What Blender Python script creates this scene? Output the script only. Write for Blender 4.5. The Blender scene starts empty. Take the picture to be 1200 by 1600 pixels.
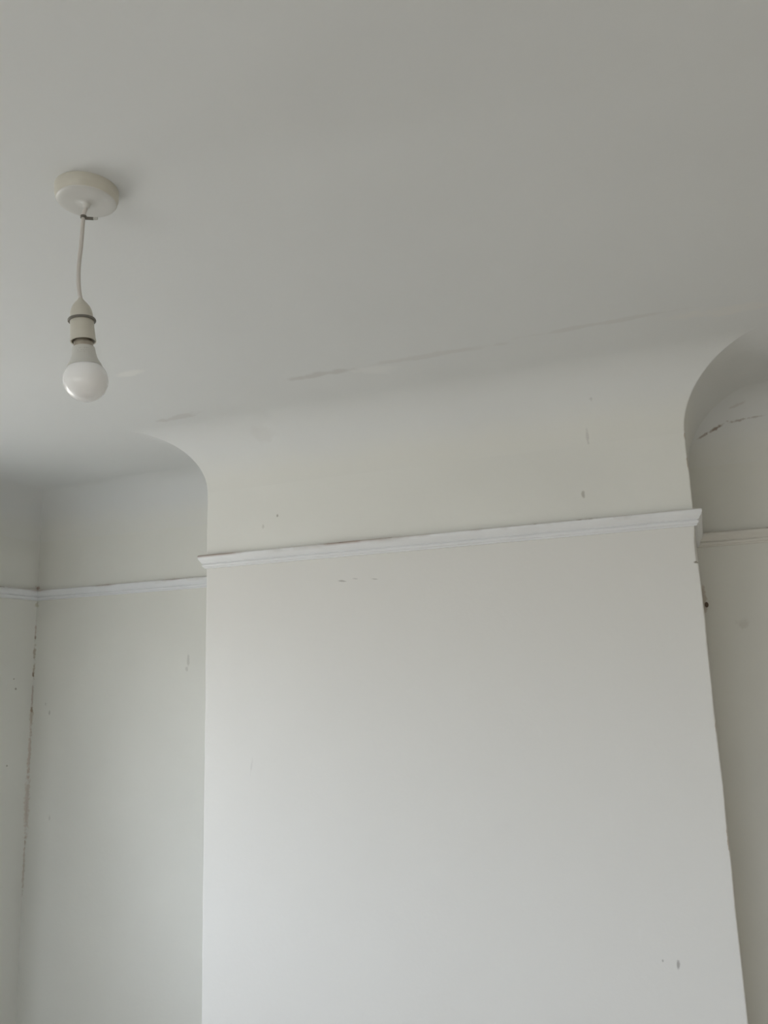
import bpy, bmesh, math, random
from mathutils import Vector, Matrix, Euler
random.seed(7)
C = bpy.context.scene.collection

# ---------------------------------------------------------------- camera
CZ = 1.70                                   # camera height above the floor
FPX = 1269.3                                # focal length in pixels of the 1200x1600 frame
YAW, PITCH, ROLL = -0.3682, 0.1948, -0.0322
cam_d = bpy.data.cameras.new('camera')
cam = bpy.data.objects.new('camera', cam_d); C.objects.link(cam)
fw = Vector((math.sin(YAW)*math.cos(PITCH), math.cos(YAW)*math.cos(PITCH), math.sin(PITCH)))
rt = Vector((math.cos(YAW), -math.sin(YAW), 0)); up = rt.cross(fw)
r2 = rt*math.cos(ROLL) + up*math.sin(ROLL); u2 = up*math.cos(ROLL) - rt*math.sin(ROLL)
M = Matrix((r2, u2, -fw)).transposed().to_4x4(); M.translation = (0, 0, CZ)
cam.matrix_world = M
cam_d.sensor_fit = 'VERTICAL'; cam_d.sensor_height = 24.0
cam_d.lens = FPX/1600*24.0
cam_d.clip_start = 0.02
bpy.context.scene.camera = cam

# ---------------------------------------------------------------- room measures
XL, XR = -2.494, 1.15                       # left and right walls
D = 2.102                                   # front of the chimney breast
BXL, BXR = -1.398, 0.002                    # its two sides
YBL, YBR = 2.548, 2.519                     # back of the left and right alcoves
YF = -2.3                                   # wall behind the camera
HC = CZ + 0.7417                            # ceiling
R = 0.177                                   # cove radius
ZR = CZ + 0.368                             # top of the picture rail
WY0, WY1, WZ0, WZ1 = 0.60, 1.58, 0.90, 2.01  # window opening in the left wall
FX0, FX1 = -2.30, 0.15                     # opening added in the front wall for frontal light, behind the camera
WT = 0.34                                   # thickness of the left wall

# ---------------------------------------------------------------- sky and daylight
sc = bpy.context.scene
w = bpy.data.worlds.new('overcast_sky'); sc.world = w; w.use_nodes = True
nt = w.node_tree; nt.nodes.clear()
out = nt.nodes.new('ShaderNodeOutputWorld'); bg = nt.nodes.new('ShaderNodeBackground')
tc = nt.nodes.new('ShaderNodeTexCoord'); sep = nt.nodes.new('ShaderNodeSeparateXYZ')
cr = nt.nodes.new('ShaderNodeValToRGB')
mr = nt.nodes.new('ShaderNodeMapRange')
mr.inputs['From Min'].default_value = -1; mr.inputs['From Max'].default_value = 1
cr.color_ramp.elements[0].position = 0.0; cr.color_ramp.elements[0].color = (0.40, 0.39, 0.36, 1)
cr.color_ramp.elements[1].position = 1.0; cr.color_ramp.elements[1].color = (0.93, 1.0, 1.12, 1)
for pos, col in ((0.46, (0.46, 0.45, 0.42, 1)), (0.53, (0.80, 0.85, 0.92, 1))):
    e = cr.color_ramp.elements.new(pos); e.color = col
nt.links.new(tc.outputs['Generated'], sep.inputs[0])
nt.links.new(sep.outputs['Z'], mr.inputs['Value'])
nt.links.new(mr.outputs[0], cr.inputs[0])
nt.links.new(cr.outputs[0], bg.inputs['Color'])
az = nt.nodes.new('ShaderNodeMapRange')                      # the cloud is brighter towards the west, on the room's left
az.inputs['From Min'].default_value = -1; az.inputs['From Max'].default_value = 1
az.inputs['To Min'].default_value = 16.5; az.inputs['To Max'].default_value = 5.5
nt.links.new(sep.outputs['X'], az.inputs['Value']); nt.links.new(az.outputs[0], bg.inputs['Strength'])
nt.links.new(bg.outputs[0], out.inputs[0])

def portal(loc, rot, sx, sy):
    pd = bpy.data.lights.new('window_portal', 'AREA'); pd.shape = 'RECTANGLE'; pd.size = sx; pd.size_y = sy
    pd.cycles.is_portal = True
    po = bpy.data.objects.new('window_portal', pd); C.objects.link(po); po.location = loc; po.rotation_euler = rot
portal((XL-WT-0.02, (WY0+WY1)/2, (WZ0+WZ1)/2), (0, -math.pi/2, 0), WZ1-WZ0, WY1-WY0)
portal(((FX0+FX1)/2, YF-WT-0.02, (WZ0+WZ1)/2), (math.pi/2, 0, 0), FX1-FX0, WZ1-WZ0)

sc.view_settings.view_transform = 'Standard'; sc.view_settings.look = 'None'
sc.view_settings.gamma = 1.0; sc.view_settings.use_curve_mapping = False
sc.view_settings.exposure = -0.04

# ---------------------------------------------------------------- material helpers
def mat(name, base, rough=0.5, bump=0.0, scale=60, var=0.0, vscale=3.0, spec=0.5):
    m = bpy.data.materials.new(name); m.use_nodes = True
    t = m.node_tree; b = t.nodes['Principled BSDF']
    b.inputs['Base Color'].default_value = (*base, 1); b.inputs['Roughness'].default_value = rough
    b.inputs['Specular IOR Level'].default_value = spec
    tc = t.nodes.new('ShaderNodeTexCoord'); m['tc'] = tc.name
    if var > 0:
        n = t.nodes.new('ShaderNodeTexNoise'); n.inputs['Scale'].default_value = vscale; n.inputs['Detail'].default_value = 4
        t.links.new(tc.outputs['Object'], n.inputs['Vector'])
        r = t.nodes.new('ShaderNodeValToRGB')
        r.color_ramp.elements[0].position = .3; r.color_ramp.elements[1].position = .7
        r.color_ramp.elements[0].color = (*[c*(1-var) for c in base], 1)
        r.color_ramp.elements[1].color = (*[min(1, c*(1+var)) for c in base], 1)
        t.links.new(n.outputs['Fac'], r.inputs[0]); t.links.new(r.outputs[0], b.inputs['Base Color'])
    if bump > 0:
        n = t.nodes.new('ShaderNodeTexNoise'); n.inputs['Scale'].default_value = scale; n.inputs['Detail'].default_value = 5
        t.links.new(tc.outputs['Object'], n.inputs['Vector'])
        n2 = t.nodes.new('ShaderNodeTexNoise'); n2.inputs['Scale'].default_value = 5; n2.inputs['Detail'].default_value = 2
        t.links.new(tc.outputs['Object'], n2.inputs['Vector'])
        mx = t.nodes.new('ShaderNodeMath'); mx.operation = 'MULTIPLY_ADD'; mx.inputs[1].default_value = 6.0
        t.links.new(n2.outputs['Fac'], mx.inputs[0]); t.links.new(n.outputs['Fac'], mx.inputs[2])
        bp = t.nodes.new('ShaderNodeBump'); bp.inputs['Strength'].default_value = 1.0; bp.inputs['Distance'].default_value = bump
        t.links.new(mx.outputs[0], bp.inputs['Height']); t.links.new(bp.outputs[0], b.inputs['Normal'])
    return m

def base_socket(m):
    t = m.node_tree; b = t.nodes['Principled BSDF']; s = b.inputs['Base Color']
    if s.is_linked: return s.links[0].from_socket
    r = t.nodes.new('ShaderNodeRGB'); r.outputs[0].default_value = s.default_value[:]
    return r.outputs[0]

def mix_in(m, fac, colour):
    t = m.node_tree; b = t.nodes['Principled BSDF']; src = base_socket(m)
    mx = t.nodes.new('ShaderNodeMix'); mx.data_type = 'RGBA'
    t.links.new(fac, mx.inputs[0]); t.links.new(src, mx.inputs[6]); mx.inputs[7].default_value = (*colour, 1)
    t.links.new(mx.outputs[2], b.inputs['Base Color'])

def noise_out(m, scale, detail=3):
    t = m.node_tree; tc = t.nodes[m['tc']]
    n = t.nodes.new('ShaderNodeTexNoise'); n.inputs['Scale'].default_value = scale; n.inputs['Detail'].default_value = detail
    t.links.new(tc.outputs['Object'], n.inputs['Vector']); return n

def stain(m, centre, half, rot, colour, alpha=0.6, rag=0.9, nscale=45, soft=0.6):
    """an irregular mark: an ellipsoid region with ragged edge, in object (= room) coordinates"""
    t = m.node_tree; tc = t.nodes[m['tc']]
    mp = t.nodes.new('ShaderNodeMapping'); mp.vector_type = 'TEXTURE'
    mp.inputs['Location'].default_value = centre; mp.inputs['Rotation'].default_value = rot; mp.inputs['Scale'].default_value = half
    t.links.new(tc.outputs['Object'], mp.inputs['Vector'])
    ln = t.nodes.new('ShaderNodeVectorMath'); ln.operation = 'LENGTH'; t.links.new(mp.outputs[0], ln.inputs[0])
    n = noise_out(m, nscale, 4)
    ma = t.nodes.new('ShaderNodeMath'); ma.operation = 'MULTIPLY_ADD'
    ma.inputs[1].default_value = rag*2.2; t.links.new(n.outputs['Fac'], ma.inputs[0])
    sb = t.nodes.new('ShaderNodeMath'); sb.operation = 'SUBTRACT'; sb.inputs[1].default_value = rag*1.1
    t.links.new(ln.outputs['Value'], sb.inputs[0]); t.links.new(sb.outputs[0], ma.inputs[2])
    r = t.nodes.new('ShaderNodeMapRange'); r.interpolation_type = 'SMOOTHSTEP'
    r.inputs['From Min'].default_value = 1.0; r.inputs['From Max'].default_value = 1.0-soft
    r.inputs['To Min'].default_value = 0; r.inputs['To Max'].default_value = alpha
    t.links.new(ma.outputs[0], r.inputs['Value'])
    mix_in(m, r.outputs[0], colour)

# ---------------------------------------------------------------- mesh helpers
def obj(name, bm, m, parent=None, smooth=False, loc=None):
    me = bpy.data.meshes.new(name); bmesh.ops.recalc_face_normals(bm, faces=bm.faces[:]); bm.to_mesh(me); bm.free()
    if smooth:
        for p in me.polygons: p.use_smooth = True
    o = bpy.data.objects.new(name, me); C.objects.link(o)
    for mm in (m if isinstance(m, list) else [m]): me.materials.append(mm)
    if parent is not None: o.parent = parent
    if loc is not None: o.location = loc
    return o
def struct(name, bm, m, parent=None, smooth=False):
    o = obj(name, bm, m, parent, smooth)
    if parent is None: o['kind'] = 'structure'
    return o
def add_box(bm, a, b):
    vs = [bm.verts.new((x, y, z)) for x in (a[0], b[0]) for y in (a[1], b[1]) for z in (a[2], b[2])]
    for f in ((0,1,3,2),(4,6,7,5),(0,4,5,1),(2,3,7,6),(0,2,6,4),(1,5,7,3)): bm.faces.new([vs[i] for i in f])
    return vs
def add_prism(bm, pts, z0, z1):
    lo = [bm.verts.new((x, y, z0)) for x, y in pts]; hi = [bm.verts.new((x, y, z1)) for x, y in pts]
    n = len(pts); bm.faces.new(lo); bm.faces.new(hi)
    for i in range(n): bm.faces.new((lo[i], lo[(i+1) % n], hi[(i+1) % n], hi[i]))
def add_lathe(bm, prof, n=48, mtx=None, cap=True):
    rings = []
    for r, z in prof:
        if r < 1e-6: rings.append([bm.verts.new((0, 0, z))])
        else: rings.append([bm.verts.new((r*math.cos(2*math.pi*k/n), r*math.sin(2*math.pi*k/n), z)) for k in range(n)])
    for a, b in zip(rings, rings[1:]):
        for k in range(n):
            k2 = (k+1) % n
            if len(a) == 1 and len(b) == 1: continue
            if len(a) == 1: bm.faces.new((a[0], b[k], b[k2]))
            elif len(b) == 1: bm.faces.new((a[k], a[k2], b[0]))
            else: bm.faces.new((a[k], a[k2], b[k2], b[k]))
    if cap:
        for r in (rings[0], rings[-1]):
            if len(r) > 2: bm.faces.new(r)
    if mtx is not None: bmesh.ops.transform(bm, matrix=mtx, verts=[v for r in rings for v in r])
def add_tube(bm, pts, rad, n=16):
    pts = [Vector(p) for p in pts]; rings = []
    for i, p in enumerate(pts):
        d = (pts[min(i+1, len(pts)-1)] - pts[max(i-1, 0)]).normalized()
        a = d.cross(Vector((0, 1, 0.01))).normalized(); b = d.cross(a)
        rr = rad[i] if isinstance(rad, (list, tuple)) else rad
        rings.append([bm.verts.new(p + a*rr*math.cos(2*math.pi*k/n) + b*rr*math.sin(2*math.pi*k/n)) for k in range(n)])
    for a, b in zip(rings, rings[1:]):
        for k in range(n): bm.faces.new((a[k], a[(k+1) % n], b[(k+1) % n], b[k]))
    bm.faces.new(rings[0]); bm.faces.new(rings[-1])

# ---------------------------------------------------------------- materials of the room
CREAM = (0.80, 0.803, 0.758)
CEIL = (0.775, 0.795, 0.80)
m_ceil = mat('ceiling_paint', CEIL, 0.75, 0.0003, 90, 0.012, 2.5, 0.25)
m_back = mat('alcove_paint', CREAM, 0.6, 0.0004, 70, 0.02, 3, 0.3)
m_breast = mat('breast_paint', (0.80, 0.806, 0.772), 0.6, 0.0004, 70, 0.022, 2.2, 0.3)
m_left = mat('left_wall_paint', CREAM, 0.6, 0.0004, 70, 0.02, 3, 0.3)
m_wall = mat('wall_paint', CREAM, 0.6, 0.0004, 70, 0.02, 3, 0.3)
m_warm = mat('warm_bounce_paint', (0.78, 0.70, 0.58), 0.7, 0.0006, 40, 0.05, 3, 0.3)  # unseen right wall's colour, picked to bounce warm light into the alcove
m_rail = mat('gloss_paint', (0.84, 0.86, 0.885), 0.35, 0.0001, 120, 0.02, 14, 0.5)
BROWN = (0.30, 0.20, 0.14); GREY = (0.36, 0.35, 0.33)

# cream wall paint runs up onto the lower part of the cove, the ceiling's white begins with a soft brushed edge
def z_paint(m, z0, z1, colour):
    t = m.node_tree; tc = t.nodes[m['tc']]; s = t.nodes.new('ShaderNodeSeparateXYZ'); t.links.new(tc.outputs['Object'], s.inputs[0])
    n = noise_out(m, 7, 4); a = t.nodes.new('ShaderNodeMath'); a.operation = 'MULTIPLY_ADD'; a.inputs[1].default_value = 0.04
    t.links.new(n.outputs['Fac'], a.inputs[0]); t.links.new(s.outputs['Z'], a.inputs[2])
    r = t.nodes.new('ShaderNodeMapRange'); r.interpolation_type = 'SMOOTHSTEP'
    r.inputs['From Min'].default_value = z1+.02; r.inputs['From Max'].default_value = z0+.02
    t.links.new(a.outputs[0], r.inputs['Value']); mix_in(m, r.outputs[0], colour)
z_paint(m_ceil, HC-R+0.02, HC-0.05, (0.80, 0.806, 0.772))
z_paint(m_breast, ZR-.06, ZR-.02, (0.80, 0.80, 0.782))
# smears and filler marks along the top of the cove and on the ceiling
stain(m_ceil, (-1.36, 1.885, HC), (0.10, 0.022, 0.1), (0, 0, -0.15), (0.66, 0.66, 0.65), 0.6, 0.9, 26)
stain(m_ceil, (-0.84, 1.757, HC), (0.10, 0.020, 0.1), (0, 0, 0.0), (0.66, 0.66, 0.65), 0.75, 0.7, 24)
stain(m_ceil, (-0.55, 1.76, HC), (0.20, 0.018, 0.1), (0, 0, 0.02), (0.69, 0.69, 0.68), 0.5, 1.0, 16)
stain(m_ceil, (-0.70, 1.79, HC), (0.07, 0.035, 0.1), (0, 0, 0.3), (0.86, 0.87, 0.87), 0.5, 0.7, 30)
stain(m_ceil, (-0.15, 1.75, HC), (0.20, 0.014, 0.1), (0, 0, 0.0), (0.69, 0.69, 0.68), 0.5, 1.0, 16)
stain(m_ceil, (0.14, 1.80, HC), (0.14, 0.03, 0.1), (0, 0, 0.1), (0.84, 0.83, 0.80), 0.4, 0.9, 22)
stain(m_ceil, (-1.255, 1.545, HC), (0.05, 0.022, 0.1), (0, 0, -0.1), (0.87, 0.88, 0.87), 0.75, 0.35, 30)
stain(m_ceil, (-1.15, 2.02, HC-0.05), (0.05, 0.05, 0.05), (0, 0, 0.6), (0.68, 0.68, 0.67), 0.3, 0.9, 20)
# grey knocks on the cove of the breast
stain(m_ceil, (-0.213, 2.03, HC-0.075), (0.008, 0.05, 0.022), (0, 0, 0), (0.40, 0.40, 0.39), 0.8, 0.7, 60)
stain(m_ceil, (-0.235, 2.09, HC-0.16), (0.005, 0.05, 0.03), (0, 0, 0), (0.55, 0.55, 0.53), 0.5, 0.7, 60)
for x, z, a, b, al in ((-0.258, 2.135, .006, .014, .6), (-1.152, 2.168, .004, .006, .8), (-1.20, 2.14, .006, .01, .3)):
    stain(m_breast, (x, D, z), (a, .05, b), (0, 0, 0), (0.38, 0.37, 0.33), al, .5, 90)
# crack in the cove of the right alcove
CRK = (0.22, 0.14, 0.09)
for cx, cz, hl, hw, rz, al in ((0.048, 2.352, .022, .0050, -.45, .6), (0.090, 2.369, .034, .0055, -.38, .75), (0.145, 2.380, .034, .0045, -.14, .45), (0.195, 2.384, .03, .0035, -.05, .3)):
    stain(m_ceil, (cx, YBR-.03, cz), (hl, .09, hw), (0, rz, 0), CRK, al, 1.0, 70, 0.9)
stain(m_ceil, (0.15, YBR-.05, 2.415), (.03, .1, .004), (0, -.2, 0), (.4, .3, .24), .2, .9, 60)
# marks on the breast
for x, z, a, b, al in ((-0.944, 1.958, .016, .0035, .55), (-0.905, 1.962, .012, .002, .35), (-0.846, 1.957, .014, .0025, .4),
                       (-0.132, 1.029, .005, .012, .75), (-0.165, 1.035, .003, .004, .6), (-1.24, 1.45, .004, .03, .15)):
    stain(m_breast, (x, D, z), (a, .05, b), (0, 0.15, 0), (0.36, 0.35, 0.34), al, .5, 90)
for x, z, a, b, al in ((-0.211, 1.085, .005, .020, .5), (-0.255, 1.33, .004, .045, .35), (-1.33, 1.75, .03, .12, .25)):
    stain(m_breast, (x, D, z), (a, .05, b), (0, 0, 0), (0.82, 0.82, 0.80), al, .5, 50)
stain(m_breast, (BXR-.003, D, CZ+.2386), (.010, .03, .004), (0, 0, 0), (.2, .18, .13), .9, .3, 90)
for z, hh in ((2.19, .02), (2.26, .015), (1.995, .03), (1.55, .02), (1.30, .03)):
    stain(m_breast, (BXR, D+.002, z), (.004, .02, hh), (0, 0, 0), (.42, .33, .24), .6, .8, 70)
# marks in the left alcove and the stained corner
for x, z, a, b, al in ((-1.768, 1.765, .007, .028, .35), (-1.775, 1.735, .008, .010, .3), (-2.404, 1.588, .005, .012, .5), (-2.425, 1.62, .004, .009, .35), (-2.38, 1.20, .006, .012, .3)):
    stain(m_back, (x, YBL, z), (a, .05, b), (0, 0, 0), (0.38, 0.37, 0.33), al, .5, 80)
for mm in (m_back, m_left):
    for z, hh, hw, col, al in ((1.905, .04, .006, (.50, .40, .34), .6), (1.88, .012, .006, (.34, .26, .20), .7), (1.820, .035, .009, (.42, .36, .27), .6), (1.745, .040, .008, (.42, .34, .25), .6), (1.735, .012, .006, (.26, .20, .14), .7),
                               (1.66, .05, .006, (.50, .40, .34), .5), (1.60, .014, .008, (.30, .21, .14), .9), (1.58, .05, .012, (.52, .45, .36), .5), (1.45, .13, .010, (.56, .46, .38), .5),
                               (1.25, .16, .016, (.60, .51, .44), .5), (1.02, .12, .007, (.50, .42, .34), .5), (2.078, .010, .012, (.45, .30, .24), .7), (2.012, .012, .012, (.52, .50, .38), .6)):
        stain(mm, (XL, YBL, z), (hw, hw, hh), (0, 0, 0), col, al, 1.0, 90)
for y, z, s in ((2.462, 1.683, .006), (2.45, 1.72, .004), (2.44, 1.4, .004)):
    stain(m_left, (XL, y, z), (.05, s, s), (0, 0, 0), (.33, .31, .26), .8, .4, 90)
# the wall plug's hole and knocks in the right alcove
stain(m_back, (0.10, YBR, 1.80), (.02, .05, .02), (0, 0, 0), (.5, .48, .42), .25, .8, 50)
stain(m_back, (0.13, YBR, 1.10), (.004, .05, .008), (0, .6, 0), (.33, .3, .25), .6, .4, 90)
for z, hh in ((2.30, .03), (1.88, .05)):
    stain(m_back, (BXR+.002, YBR, z), (.010, .03, hh), (0, 0, 0), (.45, .36, .28), .5, .8, 70)

# grime caught along the top nosing of the picture rail
def grime(m):
    t = m.node_tree; tc = t.nodes[m['tc']]; s = t.nodes.new('ShaderNodeSeparateXYZ'); t.links.new(tc.outputs['Object'], s.inputs[0])
    for sc_, th, z0, z1, col, al in ((1.0, 0.0, ZR-.005, ZR-.0015, (.52, .48, .43), .55), (3.2, .55, ZR-.010, ZR-.002, (.34, .24, .19), .85), (7, .60, ZR-.016, ZR-.006, (.60, .58, .56), .5), (24, .66, ZR-.005, ZR-.001, (.20, .13, .10), .9)):
        n = noise_out(m, sc_, 5)
        a = t.nodes.new('ShaderNodeMapRange'); a.inputs['From Min'].default_value = th-.06; a.inputs['From Max'].default_value = th+.03
        t.links.new(n.outputs['Fac'], a.inputs['Value'])
        z = t.nodes.new('ShaderNodeMapRange'); z.inputs['From Min'].default_value = z0; z.inputs['From Max'].default_value = z1
        t.links.new(s.outputs['Z'], z.inputs['Value'])
        mu = t.nodes.new('ShaderNodeMath'); mu.operation = 'MULTIPLY'; t.links.new(a.outputs[0], mu.inputs[0]); t.links.new(z.outputs[0], mu.inputs[1])
        mv = t.nodes.new('ShaderNodeMath'); mv.operation = 'MULTIPLY'; mv.inputs[1].default_value = al; t.links.new(mu.outputs[0], mv.inputs[0])
        mix_in(m, mv.outputs[0], col)
grime(m_rail)
m_rail_dull = mat('yellowed_gloss_paint', (0.80, 0.785, 0.74), 0.4, 0.0001, 120, 0.03, 14); grime(m_rail_dull)

# ---------------------------------------------------------------- perimeter of the room and its cove
CH = 0.003
def ring(s):
    """plan outline of the room pushed inward by s, breast corners slightly eased"""
    p = [(XL+s, YF+s), (XL+s, YBL-s), (BXL-s, YBL-s)]
    c = CH
    for k in range(4):
        a = math.pi/2*k/3; p.append((BXL-s+c-c*math.cos(a), D-s+c-c*math.sin(a)))
    for k in range(4):
        a = math.pi/2*k/3; p.append((BXR+s-c+c*math.sin(a), D-s+c-c*math.cos(a)))
    p += [(BXR+s, YBR-s), (XR-s, YBR-s), (XR-s, YF+s)]
    return p
bm = bmesh.new(); N = 28; rings = []
for i in range(N+1):
    a = math.pi/2*i/N; s = R*(1-math.cos(a)); z = HC-R+R*math.sin(a)
    rings.append([bm.verts.new((x, y, z)) for x, y in ring(s)])
n = len(rings[0])
for a, b in zip(rings, rings[1:]):
    for k in range(n): 
        f = bm.faces.new((a[k], a[(k+1) % n], b[(k+1) % n], b[k])); f.smooth = True
bm.faces.new(rings[-1])
# solid slab over it
add_box(bm, (XL-WT, YF-WT, HC+.02), (XR+.2, YBL+.2, HC+.2))
ceil = struct('ceiling', bm, m_ceil)
me = ceil.data
sm = [False]*len(me.polygons)
for p in me.polygons: p.use_smooth = len(p.vertices) == 4 and p.center.z < HC-1e-4
# sharp mitre lines: mark edges between adjacent side runs
att = me.attributes.new('sharp_edge', 'BOOLEAN', 'EDGE')
for e in me.edges:
    za, zb = (me.vertices[i].co.z for i in e.vertices)
    att.data[e.index].value = abs(za-zb) > 1e-6

ZT = HC+.02
bm = bmesh.new(); add_prism(bm, [(XL-WT, YBL), (BXL, YBL), (BXL, YBL+.001), (BXR, YBL+.001), (BXR, YBR), (XR+.2, YBR), (XR+.2, YBL+.2), (XL-WT, YBL+.2)], 0, ZT)
struct('wall_back', bm, m_back)
# chimney breast: levels up the height let the arrises wander a little
bm = bmesh.new(); lv = []
zs = [0, .4, .8, .95, 1.05, 1.15, 1.25, 1.33, 1.42, 1.5, 1.58, 1.66, 1.74, 1.80, 1.86, 1.90, 1.9375, 1.9385, 1.96, 1.99, 2.024, 2.06, 2.12, 2.16, 2.20, 2.23, HC-R, ZT]
for z in zs:
    jl = random.uniform(-.0008, .0008); jr = random.uniform(-.0012, .0012)
    if z >= HC-R: jl = jr = 0
    if 1.938 < z < 2.0: jr = -.0045
    c = CH; p = [(BXL, YBL)]
    for k in range(4):
        a = math.pi/2*k/3; p.append((BXL+jl+c-c*math.cos(a), D+c-c*math.sin(a)))
    for k in range(4):
        a = math.pi/2*k/3; p.append((BXR+jr-c+c*math.sin(a), D+c-c*math.cos(a)))
    p.append((BXR, YBR))
    lv.append([bm.verts.new((x, y, z)) for x, y in p])
n = len(lv[0])
for a, b in zip(lv, lv[1:]):
    for k in range(n): bm.faces.new((a[k], a[(k+1) % n], b[(k+1) % n], b[k]))
bm.faces.new(lv[0]); bm.faces.new(lv[-1])
# above the springing the breast sits behind the cove
br = struct('wall_breast', bm, m_breast)

bm = bmesh.new()
add_box(bm, (XL-WT, YF, 0), (XL, WY0, ZT)); add_box(bm, (XL-WT, WY1, 0), (XL, YBL, ZT))
add_box(bm, (XL-WT, WY0, 0), (XL, WY1, WZ0)); add_box(bm, (XL-WT, WY0, WZ1), (XL, WY1, ZT))
struct('wall_left', bm, m_left)
bm = bmesh.new(); add_box(bm, (XR, YF, 0), (XR+.2, YBR, ZT)); struct('wall_right', bm, m_warm)
bm = bmesh.new(); add_box(bm, (XL-WT, YF-WT, 0), (FX0, YF, ZT)); add_box(bm, (FX1, YF-WT, 0), (XR+.2, YF, ZT))
add_box(bm, (FX0, YF-WT, 0), (FX1, YF, WZ0)); add_box(bm, (FX0, YF-WT, WZ1), (FX1, YF, ZT)); struct('wall_front', bm, m_wall)
# unseen box added on the left wall, out of view, to shade the corner
bm = bmesh.new(); add_box(bm, (XL, 2.07, 0), (XL+.125, 2.14, HC-.03)); struct('corner_shade_box', bm, m_wall)

# floor of bare boards
m_floor = mat('floorboards', (0.46, 0.42, 0.36), 0.5, 0.0008, 30, 0.1, 2)
t = m_floor.node_tree; tcn = t.nodes[m_floor['tc']]
wv = t.nodes.new('ShaderNodeTexBrick'); wv.inputs['Scale'].default_value = 1.0; wv.inputs['Brick Width'].default_value = 2.4; wv.inputs['Row Height'].default_value = .14
wv.inputs['Mortar Size'].default_value = .004; wv.inputs['Color1'].default_value = (0, 0, 0, 1); wv.inputs['Color2'].default_value = (.35, .35, .35, 1); wv.inputs['Mortar'].default_value = (1, 1, 1, 1)
t.links.new(tcn.outputs['Object'], wv.inputs['Vector']); mix_in(m_floor, wv.outputs['Color'], (0.30, 0.24, 0.18))
bm = bmesh.new(); add_box(bm, (XL-WT, YF-WT, -.1), (XR+.2, YBL+.2, 0)); struct('floor', bm, m_floor)

# ---------------------------------------------------------------- window in the left wall
m_frame = mat('window_gloss', (0.8, 0.8, 0.79), 0.3, 0.0003, 60)
m_glass = bpy.data.materials.new('window_glass'); m_glass.use_nodes = True
t = m_glass.node_tree; t.nodes.clear(); o_ = t.nodes.new('ShaderNodeOutputMaterial'); mx = t.nodes.new('ShaderNodeMixShader')
tr = t.nodes.new('ShaderNodeBsdfTransparent'); gl = t.nodes.new('ShaderNodeBsdfGlossy'); gl.inputs['Roughness'].default_value = .02; mx.inputs[0].default_value = .06
t.links.new(tr.outputs[0], mx.inputs[1]); t.links.new(gl.outputs[0], mx.inputs[2]); t.links.new(mx.outputs[0], o_.inputs[0])
def sash_window(name, origin, rot, W_, H_):
    """built facing +x in its own space: y along the wall from 0 to W_, z from 0 to H_, x=0 the inner wall face"""
    Mw = Matrix.Translation(origin) @ Matrix.Rotation(rot, 4, 'Z')
    def fin(bm): bmesh.ops.transform(bm, matrix=Mw, verts=bm.verts[:]); return bm
    xw = -WT+.06; mid = W_/2
    bm = bmesh.new()
    add_box(bm, (xw, 0, 0), (xw+.10, .05, H_)); add_box(bm, (xw, W_-.05, 0), (xw+.10, W_, H_))
    add_box(bm, (xw, .05, H_-.05), (xw+.10, W_-.05, H_)); add_box(bm, (xw, .05, 0), (xw+.10, W_-.05, .05))
    bays = [(.05, W_-.05)]
    if W_ > 1.6: add_box(bm, (xw, mid-.05, .05), (xw+.10, mid+.05, H_-.05)); bays = [(.05, mid-.05), (mid+.05, W_-.05)]
    win = struct(name, fin(bm), m_frame); zm = H_/2
    for ya, yb in bays:
        for za, zb, xo in ((.05, zm+.02, .055), (zm-.02, H_-.05, .015)):
            bm = bmesh.new(); x0, x1 = xw+xo, xw+xo+.035
            add_box(bm, (x0, ya, za), (x1, ya+.045, zb)); add_box(bm, (x0, yb-.045, za), (x1, yb, zb))
            add_box(bm, (x0, ya+.045, za), (x1, yb-.045, za+.04)); add_box(bm, (x0, ya+.045, zb-.04), (x1, yb-.045, zb))
            s_ = obj('sash', fin(bm), m_frame, win)
            bm = bmesh.new(); add_box(bm, (x0+.015, ya+.045, za+.04), (x0+.019, yb-.045, zb-.04)); obj('glass_pane', fin(bm), m_glass, s_)
    bm = bmesh.new(); add_box(bm, (xw+.10, 0, 0), (.03, W_, .025)); obj('window_sill', fin(bm), m_frame, win)
sash_window('window_1', Vector((XL, WY0, WZ0)), 0, WY1-WY0, WZ1-WZ0)
sash_window('added_front_window', Vector((FX1, YF, WZ0)), math.pi/2, FX1-FX0, WZ1-WZ0)  # unseen window added to light the breast from the front

# ---------------------------------------------------------------- picture rail
PROF = [(0, 0), (.014, 0), (.0185, -.0015), (.020, -.004), (.020, -.0075), (.0185, -.012), (.0155, -.0175), (.0125, -.0215), (.0112, -.0245),
        (.0112, -.0252), (.0072, -.0260), (.0072, -.0276), (.0098, -.0290), (.0102, -.0315), (.0092, -.0345), (.0066, -.0368), (.0050, -.0375), (.0050, -.0405), (0, -.0410)]
def rail(name, path, m=None):
    """path: list of (x, y, ox, oy) with the offset direction of the mitre at each point"""
    bm = bmesh.new(); rows = []
    ext = []
    for i in range(len(path)-1):
        a, b = path[i], path[i+1]; m_ = max(1, int(math.dist(a[:2], b[:2])/.05))
        for k in range(m_):
            f = k/m_; j = i > 0 or k > 0
            ext.append(tuple(a[q]+(b[q]-a[q])*f for q in range(4)) + (0 if k == 0 else random.uniform(-.0002, .0002),))
    ext.append((*path[-1], 0))
    for x, y, ox, oy, j in ext:
        rows.append([bm.verts.new((x+ox*o, y+oy*o, ZR+z+j)) for o, z in PROF])
    for a, b in zip(rows, rows[1:]):
        for k in range(len(PROF)): bm.faces.new((a[k], a[(k+1) % len(PROF)], b[(k+1) % len(PROF)], b[k]))
    bm.faces.new(rows[0]); bm.faces.new(rows[-1])
    return struct(name, bm, m or m_rail)
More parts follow.
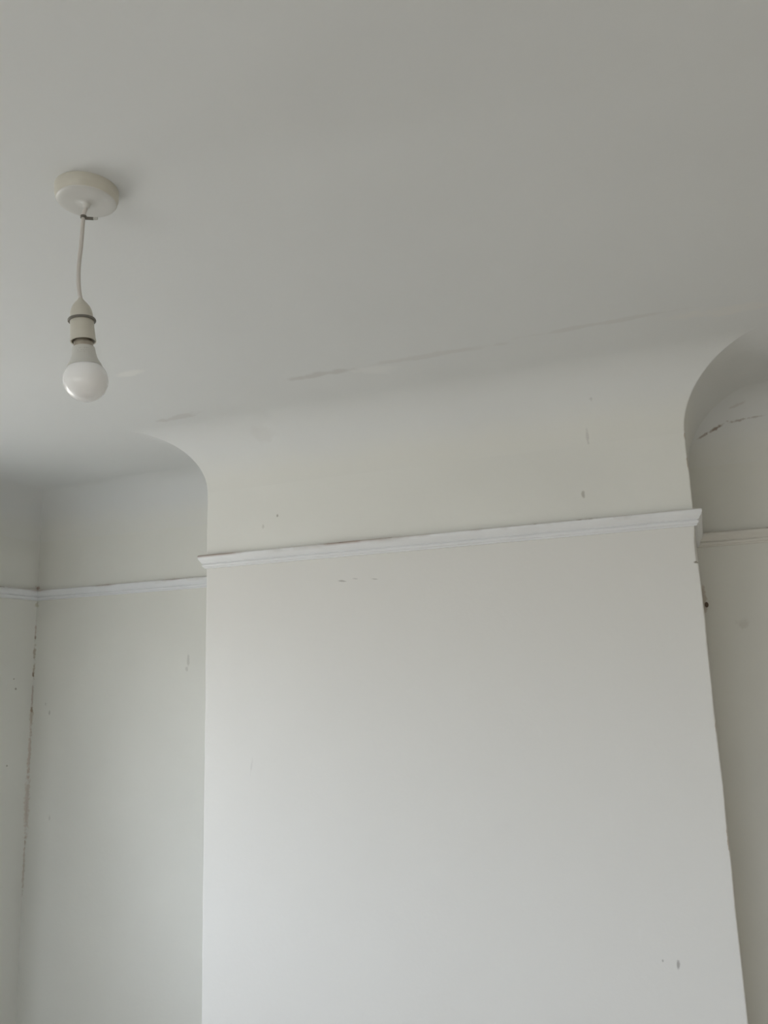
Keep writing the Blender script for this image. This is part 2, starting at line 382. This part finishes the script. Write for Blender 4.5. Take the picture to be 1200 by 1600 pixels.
rail('trim_1', [(XL, YF, 1, 1), (XL, YBL, 1, -1)])
# (constant-direction offsets would shear: give each run its own straight mitres)
def run(name, pts, dirs, m=None): return rail(name, [(*p, *d) for p, d in zip(pts, dirs)], m)
run('trim_2', [(XL, YBL), (BXL, YBL)], [(1, -1), (-1, -1)])
run('trim_3', [(BXL, YBL), (BXL, D), (BXR, D), (BXR, YBR)], [(-1, -1), (-1, -1), (1, -1), (1, -1)])
run('trim_4', [(BXR, YBR), (XR, YBR)], [(1, -1), (-1, -1)], m_rail_dull)
run('trim_5', [(XR, YBR), (XR, YF)], [(-1, -1), (-1, 1)])
run('trim_6', [(XR, YF), (XL, YF)], [(-1, 1), (1, 1)])
m_skirt = m_frame
for nm, a, b in (('baseboard_left', (XL, YF, 0), (XL+.018, YBL, .14)), ('baseboard_right', (XR-.018, YF, 0), (XR, YBR, .14)),
                 ('baseboard_front', (XL+.018, YF, 0), (XR-.018, YF+.018, .14))):
    bm = bmesh.new(); add_box(bm, a, b); struct(nm, bm, m_skirt)
bm = bmesh.new(); add_box(bm, (XL+.018, YBL-.018, 0), (BXL, YBL, .14)); add_box(bm, (BXR, YBR-.018, 0), (XR-.018, YBR, .14))
struct('baseboard_back', bm, m_skirt)

# ---------------------------------------------------------------- pendant light
PX, PY = -0.8155, 0.8916
m_plast = mat('aged_white_plastic', (0.62, 0.60, 0.53), 0.38, 0, var=.03, vscale=30)
m_face = mat('rose_cover_plastic', (0.66, 0.66, 0.64), 0.35, 0, var=.02, vscale=30)
m_cord = mat('white_flex', (0.62, 0.59, 0.56), 0.5)
m_ring = mat('dark_grey_plastic', (0.17, 0.16, 0.14), 0.5)  # plain dark grey for the ring on the holder
m_tie = mat('dark_tie', (0.13, 0.12, 0.10), 0.5)
m_tiel = mat('pale_tie', (0.50, 0.50, 0.47), 0.5)
m_cap = mat('bayonet_metal', (0.42, 0.38, 0.32), 0.35); m_cap.node_tree.nodes['Principled BSDF'].inputs['Metallic'].default_value = .7
m_hous = mat('bulb_body_plastic', (0.63, 0.63, 0.60), 0.35)
m_ink = mat('faint_grey_ink', (0.55, 0.54, 0.52), 0.6)
m_diff = mat('opal_diffuser', (0.975, 0.982, 1.0), 0.15)
b = m_diff.node_tree.nodes['Principled BSDF']; b.inputs['Subsurface Weight'].default_value = 0.0
t = m_diff.node_tree; tl = t.nodes.new('ShaderNodeBsdfTranslucent'); tl.inputs[0].default_value = (0.95, 0.97, 1.0, 1)
ms = t.nodes.new('ShaderNodeMixShader'); ms.inputs[0].default_value = 0.02
t.links.new(b.outputs[0], ms.inputs[1]); t.links.new(tl.outputs[0], ms.inputs[2]); t.links.new(ms.outputs[0], t.nodes['Material Output'].inputs['Surface'])
b.inputs['Subsurface Radius'].default_value = (.03, .03, .03); b.inputs['Subsurface Scale'].default_value = 1.0


pend = bpy.data.objects.new('pendant_light', None); C.objects.link(pend); pend.location = (PX, PY, HC)
pend['label'] = 'white ceiling pendant with round rose, short curved flex and a bare unlit bulb'
pend['category'] = 'ceiling light'
L = lambda x, y, z: (x-PX, y-PY, z+CZ-HC)
# rose: shallow drum, slightly wider at the ceiling, eased lower rim and a small outlet nipple
bm = bmesh.new()
add_lathe(bm, [(.0, 0), (.0468, 0), (.0470, -.002), (.0466, -.0125), (.0462, -.0130), (.0458, -.0135), (.0448, -.0190), (.0436, -.0205)], 72)
rose = obj('ceiling_rose', bm, m_plast, pend, True)
rose.data.set_sharp_from_angle(angle=math.radians(40))
bm = bmesh.new()
add_lathe(bm, [(.0436, -.0203), (.0434, -.0212), (.0420, -.0222), (.034, -.0232), (.018, -.0238), (.0075, -.0242), (.0062, -.0255), (.0052, -.0290), (.0044, -.0320), (.0030, -.0325), (0, -.0325)], 72)
face = obj('rose_cover', bm, m_face, rose, True); face.data.set_sharp_from_angle(angle=math.radians(50))
# flex
K = [(-.8155, .8916, .7120), (-.8180, .8893, .6935), (-.8190, .8883, .6508), (-.8206, .8869, .6085), (-.8194, .8880, .5777), (-.8166, .8905, .5570)]
def catmull(P, m_=10):
    P = [Vector(p) for p in P]; P = [P[0]*2-P[1]] + P + [P[-1]*2-P[-2]]; o = []
    for i in range(1, len(P)-2):
        for k in range(m_):
            t = k/m_; a, b, c, d = P[i-1:i+3]
            o.append(.5*((2*b)+(c-a)*t+(2*a-5*b+4*c-d)*t*t+(3*b-a-3*c+d)*t**3))
    o.append(P[-2]); return o
bm = bmesh.new(); add_tube(bm, [L(*p) for p in catmull(K)], .0030); obj('flex', bm, m_cord, pend, True)
# little tie round the flex just below the rose, with its tail
bm = bmesh.new()
add_lathe(bm, [(.0030, -.0018), (.0046, -.0018), (.0046, .0018), (.0030, .0018)], 20, Matrix.Translation(L(-.8178, .8894, .6945)))
d = Vector((r2.x, r2.y, 0)).normalized()
a = Vector(L(-.8178, .8894, .6925)); 
def tail(bm, p, q, w, h):
    dx = (q-p).normalized(); dy = dx.cross(Vector((0, 0, 1))).normalized(); dz = dy.cross(dx)
    vs = [bm.verts.new(c + dy*w*sy + dz*h*sz) for c in (p, q) for sy in (-1, 1) for sz in (-1, 1)]
    for f in ((0,1,3,2),(4,6,7,5),(0,4,5,1),(2,3,7,6),(0,2,6,4),(1,5,7,3)): bm.faces.new([vs[i] for i in f])
p0 = a + d*.003; p1 = a + d*.0150 + Vector((0, 0, -.0012)); p2 = a + d*.0215 + Vector((0, 0, -.0012))
tail(bm, p0, p1, .0012, .0020)
tie = obj('cable_tie', bm, m_tie, pend)
bm = bmesh.new(); tail(bm, p1, p2, .0011, .0018); o = obj('tie_tail', bm, m_tiel, tie); o['label'] = 'pale tail of the dark tie'
# holder and bulb share one tilted axis
top = Vector((-.8171, .8901, .5575)); bot = Vector((-.8062, .9000, .4029))
ax = (bot-top).normalized(); q = Vector((0, 0, -1)).rotation_difference(ax)
MX = Matrix.Translation(Vector(L(*top))) @ q.to_matrix().to_4x4()
def lp(name, prof, m_, parent, n_=64, ang=40):
    bm = bmesh.new(); add_lathe(bm, prof, n_, MX, True); o = obj(name, bm, m_, parent, True); o.data.set_sharp_from_angle(angle=math.radians(ang)); return o
hold = lp('lamp_holder', [(.0032, .004), (.0050, .0005), (.0090, -.0040), (.0130, -.0100), (.0152, -.0160), (.0160, -.0220), (.0163, -.0290),
                          (.0168, -.0300), (.0170, -.0420), (.0178, -.0590), (.0184, -.0625), (.0184, -.0645), (.0166, -.0645), (.0162, -.060), (.0160, -.040), (0, -.040)], m_plast, pend)
bm = bmesh.new(); add_lathe(bm, [(.0166, -.0295), (.0196, -.0298), (.0200, -.0308), (.0200, -.0322), (.0194, -.0330), (.0168, -.0330)], 64, MX)
rg = obj('shade_ring', bm, m_ring, hold, True); rg.data.set_sharp_from_angle(angle=math.radians(35))
bulb = lp('light_bulb', [(.0120, -.0732), (.0148, -.0735), (.0158, -.0742), (.0163, -.0780), (.0172, -.0850), (.0184, -.0900), (.0204, -.0950), (.0230, -.0995), (.0247, -.1030), (.0249, -.1042), (.0235, -.1046), (0, -.1030)], m_hous, pend, ang=60)
# opal globe
gp = []
cz, gr = -.1246, .0317
a0 = math.asin((.0243)/gr)
for k in range(0, 41):
    a = a0 + (math.pi-a0)*k/40
    gp.append((gr*math.sin(a) if k < 40 else 0, cz+gr*math.cos(a)*1.0))
diff = lp('diffuser', gp, m_diff, bulb, 72, 60)
cap = lp('bulb_cap', [(0, -.0430), (.0108, -.0430), (.0112, -.0450), (.0118, -.0600), (.0136, -.0655), (.0138, -.0720), (.0134, -.0736), (0, -.0736)], m_cap, bulb, 48)
# faint printed marks on the bulb body
vd = (Vector((0, 0, CZ)) - Vector((PX, PY, CZ+.47))).normalized()
bm = bmesh.new(); Mi = MX.to_3x3()
vl = Mi.inverted() @ vd; ang0 = math.atan2(vl.y, vl.x)
def mark(zc, da, w, h):
    # small curved patch just proud of the body
    def rad(z):
        P = [(-.0742, .0158), (-.0780, .0163), (-.0850, .0172), (-.0900, .0184)]
        for (z0, r0), (z1, r1) in zip(P, P[1:]):
            if z <= z0 and z >= z1: return r0+(r1-r0)*(z0-z)/(z0-z1)
        return .0150
    g = []
    for i in range(4):
        for j in (0, 1):
            a = ang0+da+w*(i/3-.5)/.0155; z = zc+h*(j-.5); r = rad(z)+.00012
            g.append(bm.verts.new(MX @ Vector((r*math.cos(a), r*math.sin(a), z))))
    for i in range(3): bm.faces.new((g[2*i], g[2*i+1], g[2*i+3], g[2*i+2]))
for row, zc in enumerate((-.0800, -.0835, -.0865)):
    x = -.50
    while x < .50:
        wd = random.choice((.0008, .0012, .0016)); 
        if random.random() < .78: mark(zc, x, wd, random.choice((.0014, .0020)) if row < 2 else .0010)
        x += (wd+.0011)/.0155
obj('printing', bm, m_ink, bulb)

# ---------------------------------------------------------------- wall plug in the right alcove
wp = bpy.data.objects.new('wall_plug', None); C.objects.link(wp); wp.location = (.0115, YBR, 1.861)
wp['label'] = 'tiny dark brown wall plug in the right alcove, tight beside the chimney breast edge'; wp['category'] = 'wall plug'
m_plug = mat('brown_plug', (.10, .065, .04), .5); m_hole = mat('plug_bore', (.02, .015, .012), .8)
bm = bmesh.new(); add_lathe(bm, [(.0022, .0), (.0052, .0), (.0052, .0025), (.0046, .0035), (.0022, .0035)], 20, Matrix.Rotation(math.pi/2, 4, 'X') @ Matrix.Diagonal((1, 1.5, 1, 1)))
obj('collar', bm, m_plug, wp)
bm = bmesh.new(); add_lathe(bm, [(0, .0005), (.0024, .0005), (.0024, .0015), (0, .0015)], 16, Matrix.Rotation(math.pi/2, 4, 'X') @ Matrix.Diagonal((1, 1.5, 1, 1)))
obj('bore', bm, m_hole, wp)
